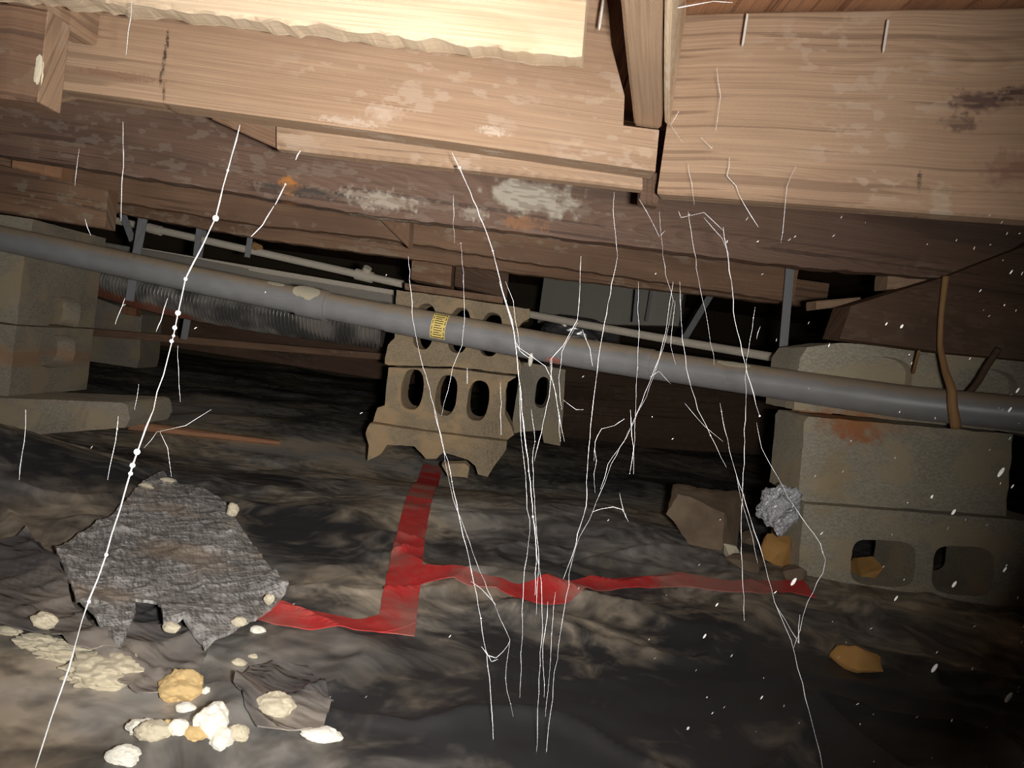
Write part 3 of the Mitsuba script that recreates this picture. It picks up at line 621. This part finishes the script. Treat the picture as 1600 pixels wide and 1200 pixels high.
# ------------------------------------------------------------------ on the ground
def ribbon(pts, widths, lift, name, parent, mat='tape_red'):
    """A strip of tape stuck to the ground cover."""
    c = np.array([G(x, y) for x, y in pts]); t = np.r_[0, np.cumsum(np.linalg.norm(np.diff(c[:, :2], axis=0), axis=1))]
    tt = np.linspace(0, t[-1], int(t[-1] / 0.008) + 2)
    p = PchipInterpolator(t, c[:, :2])(tt); w = np.interp(tt, t, widths)
    d = np.gradient(p, axis=0); d /= np.linalg.norm(d, axis=1, keepdims=True)
    nrm = np.stack([-d[:, 1], d[:, 0]], -1); K = 9
    jag = 0.06 * (meshkit.noise(np.stack([tt * 60, 0 * tt, 0 * tt], -1)) - 0.5)
    g = p[:, None] + nrm[:, None] * (np.linspace(-0.5, 0.5, K)[None] * (w * (1 + jag))[:, None])[..., None]
    z = ground_z(g[..., 0], g[..., 1]) + lift
    top = np.dstack([g, z]).reshape(-1, 3); bot = top - [0, 0, 0.0012]
    n = len(tt); N = len(top); f = []
    for i in range(n - 1):
        for j in range(K - 1):
            q = [i * K + j, i * K + j + 1, (i + 1) * K + j + 1, (i + 1) * K + j]
            f += [[q[0], q[2], q[1]], [q[0], q[3], q[2]], [q[0] + N, q[1] + N, q[2] + N], [q[0] + N, q[2] + N, q[3] + N]]
    loop = list(range(K)) + [i * K + K - 1 for i in range(1, n)] + [(n - 1) * K + j for j in range(K - 2, -1, -1)] + [i * K for i in range(n - 2, 0, -1)]
    for a_, b_ in zip(loop, loop[1:] + loop[:1]): f += [[a_, b_, a_ + N], [b_, b_ + N, a_ + N]]
    m = trimesh.Trimesh(np.vstack([top, bot]), f, process=False); trimesh.repair.fix_normals(m)
    return put(name, m, mat, parent, smooth=False)
tp = thing('red_tape', 'dusty red seam tape forming a branching line on the black ground plastic', 'tape')
ribbon([(676, 728), (655, 780), (640, 850), (628, 920), (618, 995)], [0.066, 0.058, 0.054, 0.054, 0.05], 0.0035, 'strip', tp)
ribbon([(408, 958), (470, 968), (540, 980), (625, 972)], [0.045, 0.06, 0.055, 0.05], 0.0050, 'strip', tp)
ribbon([(635, 905), (690, 900), (750, 913), (800, 925), (860, 930), (930, 918), (1000, 908), (1080, 912), (1160, 920), (1225, 921), (1262, 920)], [0.08, 0.05, 0.05, 0.05, 0.07, 0.06, 0.06, 0.05, 0.045, 0.05, 0.09], 0.0050, 'strip', tp)

put('insulation_facing', sheet([(85, 857), (111, 843), (174, 810), (222, 765), (253, 748), (279, 765), (313, 769), (345, 784), (380, 829), (450, 921), (424, 946), (377, 978), (320, 1016), (285, 975), (256, 984), (246, 936), (212, 930), (212, 959), (190, 1009), (120, 940)], 0.036, 5, 0.004, 0.006, 0.0045, 16.0, 1.5),
    'facing_gray', label='torn grey fibrous insulation facing lying left of the red tape', cat='insulation sheet')
put('plastic_film', sheet([(-60, 850), (40, 838), (84, 862), (118, 945), (186, 1012), (120, 1002), (60, 980), (-60, 955)], 0.03, 8, 0.0015, 0.007, 0.010, 7),
    'film_gray', smooth=40, label='crumpled brownish plastic film at the left edge beside the grey facing', cat='plastic film')
put('plastic_film', sheet([(120, 1006), (192, 1016), (215, 925), (270, 925), (288, 992), (326, 1030), (300, 1085), (215, 1082), (150, 1040)], 0.010, 9, 0.0015, 0.007, 0.010, 8),
    'film_gray', smooth=40, label='dark grey film flap just below the torn facing', cat='plastic film')
put('plastic_film', sheet([(390, 1045), (480, 1040), (520, 1110), (500, 1150), (400, 1150), (360, 1100)], 0.012, 10, 0.0015, 0.007, 0.008, 8),
    'film_gray', smooth=40, label='grey film scrap under the round foam piece in front', cat='plastic film')
# foam crumbs
crumbs = [((168, 1060), 0.062, 'foam_cream', (1.1, .8, .42), 'shaggy cream foam clump, leftmost large one below the film flap'),
          ((283, 1086), 0.036, 'foam_yellow', (1, .9, .75), 'yellow-brown foam chunk below the torn facing'),
          ((292, 1110), 0.012, 'foam_white', (1.3, 1, .7), 'small white crumb under the yellow-brown chunk'),
          ((322, 1083), 0.007, 'foam_white', (1, 1, 1), 'tiny white crumb right of the yellow-brown chunk'),
          ((328, 1140), 0.026, 'foam_white', (.9, 1, 1), 'brightest white foam chunk at the bottom'),
          ((345, 1164), 0.017, 'foam_white', (.9, 1, .9), 'white foam nub attached below the brightest chunk'),
          ((430, 1118), 0.030, 'foam_cream', (1, .9, .8), 'round cream foam piece right of the brightest chunk'),
          ((407, 1124), 0.007, 'foam_yellow', (1, 1, 1), 'tiny yellow crumb beside the round foam piece'),
          ((222, 1144), 0.017, 'foam_white', (1.2, 1, .8), 'white crumb leftmost of the row left of the brightest chunk'),
          ((240, 1150), 0.019, 'foam_cream', (1.3, 1, .8), 'cream crumb second from left in the row left of the brightest chunk'),
          ((259, 1142), 0.009, 'foam_yellow', (.8, 1, 1.2), 'small yellow crumb third in the row left of the brightest chunk'),
          ((277, 1145), 0.014, 'foam_white', (1, 1, 1), 'white crumb fourth in the row left of the brightest chunk'),
          ((302, 1152), 0.013, 'foam_yellow', (1.2, 1, .8), 'yellowish crumb next to the brightest chunk on its left'),
          ((193, 1188), 0.016, 'foam_white', (1.4, 1, .8), 'white crumb alone near the lower left edge'),
          ((502, 1154), 0.020, 'foam_white', (1.5, .9, .6), 'flat white crumb right of the round foam piece'),
          ((370, 1152), 0.016, 'foam_cream', (1, 1, .8), 'cream crumb right of the brightest chunk'),
          ((372, 1038), 0.010, 'foam_cream', (1.4, 1, .7), 'cream crumb in the tan dirt below the facing'),
          ((402, 988), 0.013, 'foam_white', (1.2, 1, .7), 'white crumb just left of the red tape end'),
          ((395, 1028), 0.007, 'foam_cream', (1.3, 1, .7), 'tiny cream crumb below the red tape end'),
          ((228, 763), 0.014, 'foam_cream', (1.5, .8, .8), 'cream crumb at the left of the top tip of the facing'),
          ((262, 752), 0.013, 'foam_cream', (1.8, .8, .6), 'cream crumb on the top tip of the facing'),
          ((363, 802), 0.017, 'foam_cream', (.9, .9, 1.1), 'cream crumb on the upper right edge of the facing'),
          ((15, 990), 0.014, 'foam_cream', (1.6, 1, .7), 'cream crumb at the left picture edge under the film'),
          ((66, 1010), 0.030, 'foam_cream', (1.6, .7, .4), 'cream foam strip below the brownish film, left part'),
          ((106, 1026), 0.034, 'foam_cream', (1.6, .7, .4), 'cream foam strip below the brownish film, right part'),
          ((68, 975), 0.017, 'foam_cream', (1.3, .8, .8), 'cream crumb on the lower edge of the brownish film'),
          ((374, 975), 0.011, 'foam_cream', (1.3, .8, .8), 'cream crumb on the lower right edge of the facing'),
          ((420, 940), 0.011, 'foam_cream', (1, .8, 1), 'cream crumb where the facing meets the red tape'),
          ((268, 984), 0.012, 'foam_cream', (1.3, .8, .8), 'cream crumb in the notch of the facing')]
lifted = {(228, 763): .045, (262, 752): .05, (363, 802): .05, (374, 975): .04, (420, 940): .04, (268, 984): .035, (68, 975): .03}
for i, (pp, r, mat, flat, lab) in enumerate(crumbs):
    g = Z(*pp, lifted[pp]) if pp in lifted else G(*pp)
    r *= 0.62
    put('foam_crumb', lump(g + np.array([0, 0, r * flat[2] * 0.45]), r, 100 + i, flat, 0.5 if i in (0, 23, 24) else 0.36, 4 if r > 0.009 else 3, 2.6 if i in (0, 23, 24) else 1.5, 0.25 if i in (0, 23, 24) else 0.12), mat, label=lab, cat='foam', group='foam crumbs on the ground', smooth=True)

# rubble by the right pier
g = G(1095, 850)
put('rubble_chunk', rough(m3.Manifold.hull_points([W(x, y, yy).tolist() for x, y, yy in [(1053, 757, 1.98), (1165, 770, 2.0), (1150, 855, 1.84), (1128, 862, 1.80), (1075, 850, 1.82), (1041, 802, 1.86), (1060, 770, 1.86), (1130, 800, 1.80), (1160, 800, 2.05)]]), 0.012, 0.006, 45, 71), 'stone', smooth=40, label='angular brown chunk of rubble left of the crumpled bag', cat='rubble')
for px, py, sz, sd, mat, lab in [(1212, 874, (.042, .035, .040), 72, 'stone_orange', 'orange-brown stone below the crumpled bag'), (1168, 884, (.05, .04, .022), 73, 'stone', 'flat brown stone at the bottom of the rubble by the right pier'),
                            (1142, 866, (.022, .02, .02), 74, 'foam_cream', 'small pale stone at the right foot of the brown chunk'), (1172, 842, (.022, .03, .02), 75, 'stone', 'small dark stone between the brown chunk and the orange stone'),
                            (1240, 900, (.03, .03, .02), 76, 'stone', 'brown stone at the foot of the right pier'), (1345, 1042, (.045, .04, .022), 77, 'stone_orange', 'tan stone alone in the dark lower right')]:
    g = G(px, py + 8)
    put('rubble_stone', rock(g + [0, 0.01, sz[2] * 0.6], sz, sd), mat, smooth=40, label=lab, cat='stone')
put('crumpled_bag', lump(W(1216, 792, 1.66), 0.047, 81, (0.85, 0.6, 1.0), 0.55, 5, 1.7, 0.10), 'clear_bag', smooth=True, label='crumpled pale plastic bag leaning on the right pier above the rubble', cat='bag')
board('wood_lath', G(200, 674) + [0, 0, 0.004], G(437, 698) + [0, 0, 0.004], G(437, 698) + [0, 0, 0.016], G(200, 674) + [0, 0, 0.03], 0.03, 'wood_floor', 'reddish wood strip lying on the ground right of the left footing slab', 'wood strip', 73.0, seed=41, n=8)

# ------------------------------------------------------------------ cobwebs
rs = random.Random(7)
def web(name, label, threads, beads=0.35, mat='silk'):
    k = thing(name, label, 'cobweb')
    for pts, d0, d1, r in threads:
        n = len(pts); P3 = []
        for i, (x, y) in enumerate(pts):
            t = i / max(n - 1, 1)
            P3.append(W(x, y, d0 + (d1 - d0) * t))
        dense = []
        for a_, b_ in zip(P3[:-1], P3[1:]):
            m_ = max(2, int(np.linalg.norm(b_ - a_) / 0.012))
            for q in range(m_): dense.append(a_ + (b_ - a_) * q / m_ + np.array([rs.gauss(0, .0005), 0, 0]) * (q > 0))
        dense.append(P3[-1])
        rad = [r * rs.choice([0.5, 0.75, 0.9, 1.0, 1.2, 0.8]) for _ in dense]
        rad[0] = rad[-1] = r * 0.4
        m = tube(dense, rad, 5, smooth_path=False)
        parts = [m]
        for q in dense:
            if rs.random() < beads * 0.25:
                s_ = trimesh.creation.icosphere(subdivisions=1, radius=r * rs.uniform(1.3, 2.4)); s_.apply_translation(q); parts.append(s_)
        put('thread', trimesh.util.concatenate(parts), mat, k)
    return k
R1, R2 = 0.00042, 0.00028
lw = web('cobweb_strand', 'beaded cobweb strand slanting down the left side to the lower edge', [([(375, 195), (337, 340), (290, 435), (278, 490), (262, 560), (240, 640), (208, 725), (165, 870), (128, 970), (95, 1080), (52, 1210)], 0.62, 0.42, 0.0005)], 0.35, 'silk_dull')
for x, y, t, r in [(337, 341, .10, .0022), (278, 489, .30, .0018), (273, 512, .332, .0015), (268, 533, .36, .0013), (290, 436, .20, .0013), (214, 706, .578, .0019), (207, 727, .602, .0016), (204, 740, .61, .0013), (166, 867, .698, .0011), (139, 940, .77, .0010)]:
    put('bead', trimesh.creation.icosphere(subdivisions=2, radius=r).apply_translation(W(x, y, 0.62 - 0.2 * t)), 'silk', lw, smooth=True)
web('cobweb', 'fine short cobweb threads hanging over the left pier and girder', [
    ([(206, 0), (204, 30), (197, 86)], .85, .9, R1), ([(192, 190), (193, 240), (190, 300), (189, 345)], 1.0, 1.0, R1), ([(124, 232), (119, 270), (117, 290)], 1.0, 1.0, R2),
    ([(446, 288), (430, 320)], .95, .95, .0008), ([(428, 322), (410, 352), (392, 370)], .95, .95, .0007), ([(262, 466), (252, 500), (244, 518)], .9, .9, R1), ([(195, 466), (186, 490), (180, 507)], .9, .9, R1),
    ([(133, 342), (142, 368)], .9, .9, R1), ([(40, 640), (38, 690), (30, 750)], .8, .8, R1), ([(217, 600), (210, 640)], .8, .8, R2), ([(185, 650), (176, 710), (168, 750)], .8, .8, R1),
    ([(250, 675), (262, 700), (268, 745)], .85, .85, R2), ([(470, 235), (462, 250)], 1.0, 1.0, .0008), ([(278, 540), (279, 575), (282, 628)], .85, .85, R2), ([(330, 640), (290, 665), (245, 675), (225, 700)], .9, .9, R2)])
web('cobweb', 'long cobweb threads running down across the label on the pipe and the red tape', [
    ([(638, 400), (645, 500), (655, 550), (672, 610), (680, 650), (700, 720), (720, 820), (745, 930), (765, 1060), (774, 1200)], 1.2, .82, R1),
    ([(672, 612), (690, 690), (708, 780), (745, 880), (775, 950), (797, 1000), (790, 1060), (802, 1120)], 1.1, .85, R2),
    ([(720, 380), (724, 440), (726, 500), (722, 540), (707, 575), (700, 610), (690, 650)], 1.15, 1.1, R2),
    ([(752, 1010), (762, 1024), (775, 1028), (786, 1018), (797, 1000)], .86, .86, R1), ([(760, 1018), (768, 1034), (778, 1030)], .86, .86, R1), ([(735, 908), (752, 920), (775, 945)], .9, .9, R2),
    ([(730, 575), (730, 600)], 1.1, 1.1, R1), ([(782, 598), (783, 680)], 1.1, 1.1, R2), ([(708, 305), (710, 380)], 1.15, 1.15, R2)])
web('cobweb', 'main cobweb bundle falling straight down from the header board past the pipe', [
    ([(706, 238), (735, 300), (755, 350), (770, 392), (782, 440), (800, 500), (808, 560), (815, 640), (822, 700), (832, 790), (838, 860), (836, 930)], 1.1, .92, .0006),
    ([(718, 262), (722, 272)], 1.1, 1.1, .001), ([(780, 440), (798, 500), (806, 540), (830, 556), (852, 572), (865, 600), (872, 640), (876, 690)], 1.1, 1.05, R1),
    ([(812, 600), (814, 680), (822, 760), (828, 830), (818, 910), (816, 1000), (812, 1090)], 1.0, .85, R2), ([(838, 850), (846, 910), (848, 980), (842, 1060), (838, 1180)], .92, .82, R2),
    ([(830, 640), (836, 690), (832, 720), (836, 800), (842, 880), (838, 960)], 1.0, .9, R2), ([(862, 560), (858, 620), (842, 690), (835, 720)], 1.05, .95, R1), ([(828, 560), (812, 548), (806, 535)], 1.05, 1.05, R1),
    ([(812, 548), (802, 470), (790, 440)], 1.05, 1.05, R2), ([(870, 630), (882, 690)], 1.05, 1.05, R1), ([(868, 925), (862, 990), (858, 1060), (852, 1120)], .88, .84, R2), ([(856, 940), (848, 1010), (850, 1090)], .86, .84, R2)])
web('cobweb', 'cobweb threads right of the centre crossing into an X below the pipe', [
    ([(1030, 330), (1040, 430), (1052, 470), (1036, 545), (1010, 620), (985, 670), (955, 725), (926, 800), (905, 840), (893, 880), (882, 950), (866, 1050), (852, 1200)], 1.15, .82, R2),
    ([(1052, 440), (1040, 520), (1030, 560), (1003, 628), (975, 690), (950, 725), (938, 765)], 1.1, .98, R1), ([(965, 400), (948, 490), (935, 560), (928, 620), (920, 700), (916, 790), (900, 850), (880, 905)], 1.1, .9, R1),
    ([(908, 400), (905, 470), (902, 500), (880, 540), (860, 562), (862, 590), (870, 620)], 1.1, 1.05, R1), ([(902, 505), (878, 550), (873, 590), (878, 640)], 1.08, 1.05, R2), ([(910, 515), (922, 545), (926, 572)], 1.05, 1.05, R1),
    ([(997, 440), (998, 530), (994, 620), (990, 740)], 1.1, 1.0, R2), ([(926, 800), (940, 795), (958, 792), (972, 796), (980, 812)], .96, .96, R1), ([(975, 655), (960, 665), (940, 670), (930, 690), (928, 720)], 1.0, 1.0, R1),
    ([(930, 770), (928, 740), (932, 720), (930, 690)], .97, .97, R2), ([(880, 625), (900, 640), (912, 640)], 1.05, 1.05, R2), ([(968, 770), (975, 800), (982, 815)], .95, .95, R2), ([(985, 640), (990, 700), (984, 740)], 1.0, 1.0, R1)])
web('cobweb', 'cobweb threads hanging down at the right, crossing the bright part of the pipe', [
    ([(1130, 355), (1143, 440), (1148, 500), (1165, 570), (1173, 600), (1187, 650)], 1.1, 1.05, .0006), ([(1182, 660), (1190, 700), (1215, 745), (1230, 775), (1252, 808), (1282, 850), (1290, 875), (1286, 895), (1262, 940), (1250, 985), (1240, 1012)], 1.05, .88, R1),
    ([(1062, 440), (1066, 530), (1076, 590), (1090, 640), (1110, 680), (1135, 730)], 1.1, 1.0, R1), ([(1075, 330), (1088, 420), (1098, 470), (1108, 520), (1116, 570)], 1.12, 1.1, R2),
    ([(1125, 630), (1132, 670), (1150, 740), (1166, 790), (1186, 850), (1210, 940), (1236, 1000), (1258, 1090), (1274, 1150), (1286, 1205)], 1.05, .84, R1), ([(1166, 560), (1165, 640), (1161, 740), (1158, 830), (1160, 900), (1163, 970)], 1.05, .9, R1),
    ([(1150, 740), (1158, 780), (1176, 840), (1184, 880)], 1.0, .95, R2), ([(1070, 630), (1100, 665), (1130, 690)], 1.05, 1.02, R2), ([(1180, 480), (1172, 530), (1166, 565)], 1.08, 1.06, R1), ([(1188, 510), (1182, 530)], 1.08, 1.08, R1),
    ([(1055, 470), (1048, 540), (1056, 570)], 1.1, 1.08, R2), ([(1215, 950), (1236, 985), (1248, 1005), (1250, 960)], .88, .88, R1), ([(1048, 600), (1030, 580), (1015, 590)], 1.05, 1.05, R2)])
web('cobweb', 'cobweb scraps clinging to the face of the wide joist board', [
    ([(1140, 245), (1136, 275), (1150, 290), (1162, 318), (1185, 355)], 1.06, 1.06, R1), ([(1120, 105), (1126, 150), (1118, 205)], 1.05, 1.05, R2), ([(1095, 215), (1112, 232), (1114, 230)], 1.06, 1.06, R1), ([(1060, 175), (1048, 195), (1066, 222)], 1.06, 1.06, R2),
    ([(1243, 262), (1230, 290), (1226, 330), (1220, 380)], 1.03, 1.03, R2), ([(1075, 255), (1085, 320)], 1.08, 1.08, R2), ([(1020, 20), (1060, 12), (1115, 2), (1145, 4)], .9, .9, .0006), ([(1060, 330), (1064, 340), (1100, 332), (1130, 360)], 1.1, 1.1, R1), ([(1100, 340), (1128, 372), (1140, 400)], 1.1, 1.1, R2), ([(998, 310), (1010, 330), (1030, 370), (1040, 360)], 1.1, 1.1, R2), ([(960, 300), (958, 330), (965, 400)], 1.1, 1.1, R2)])
# dust adrift in the air
flakes = []
def flake(x, y, d, l, w, ang):
    m = trimesh.creation.icosphere(subdivisions=1)
    v = np.array(m.vertices) * [l / 2, w / 2, w / 2] * d / F
    ca, sa = math.cos(math.radians(ang)), math.sin(math.radians(ang))
    c = W(x, y, d)
    m.vertices = c + v[:, :1] * (right * ca + up * sa) + v[:, 1:2] * (up * ca - right * sa) + v[:, 2:] * fwd
    flakes.append(m)
for x, y, l, w in [(1564, 738, 22, 9), (1490, 800, 13, 7), (1240, 909, 18, 9), (1491, 913, 15, 7), (1460, 1044, 20, 9), (1576, 1090, 24, 10), (1101, 994, 11, 5), (1456, 776, 8, 5), (1570, 890, 12, 5), (1582, 760, 9, 4), (1590, 610, 12, 5), (1578, 640, 12, 5), (1409, 510, 9, 6), (1385, 506, 7, 4), (1580, 425, 10, 4), (1120, 945, 9, 4), (1400, 935, 12, 5), (1190, 1090, 9, 4), (1075, 1138, 8, 6)]:
    flake(x, y, 0.6, l * 0.85, w * 0.65, 55)
for i in range(150):
    x = 1600 * (1 - rs.random() ** 1.7); y = 330 + 870 * rs.random()
    if rs.random() < 0.75 and x < 900: continue
    flake(x, y, rs.uniform(0.55, 1.0), rs.uniform(2.5, 7), rs.uniform(1.0, 2), rs.uniform(25, 75))
put('drifting_dust', trimesh.util.concatenate(flakes), 'dust', smooth=False, label='white dust specks drifting in the air at the right', cat='dust', kind='stuff')
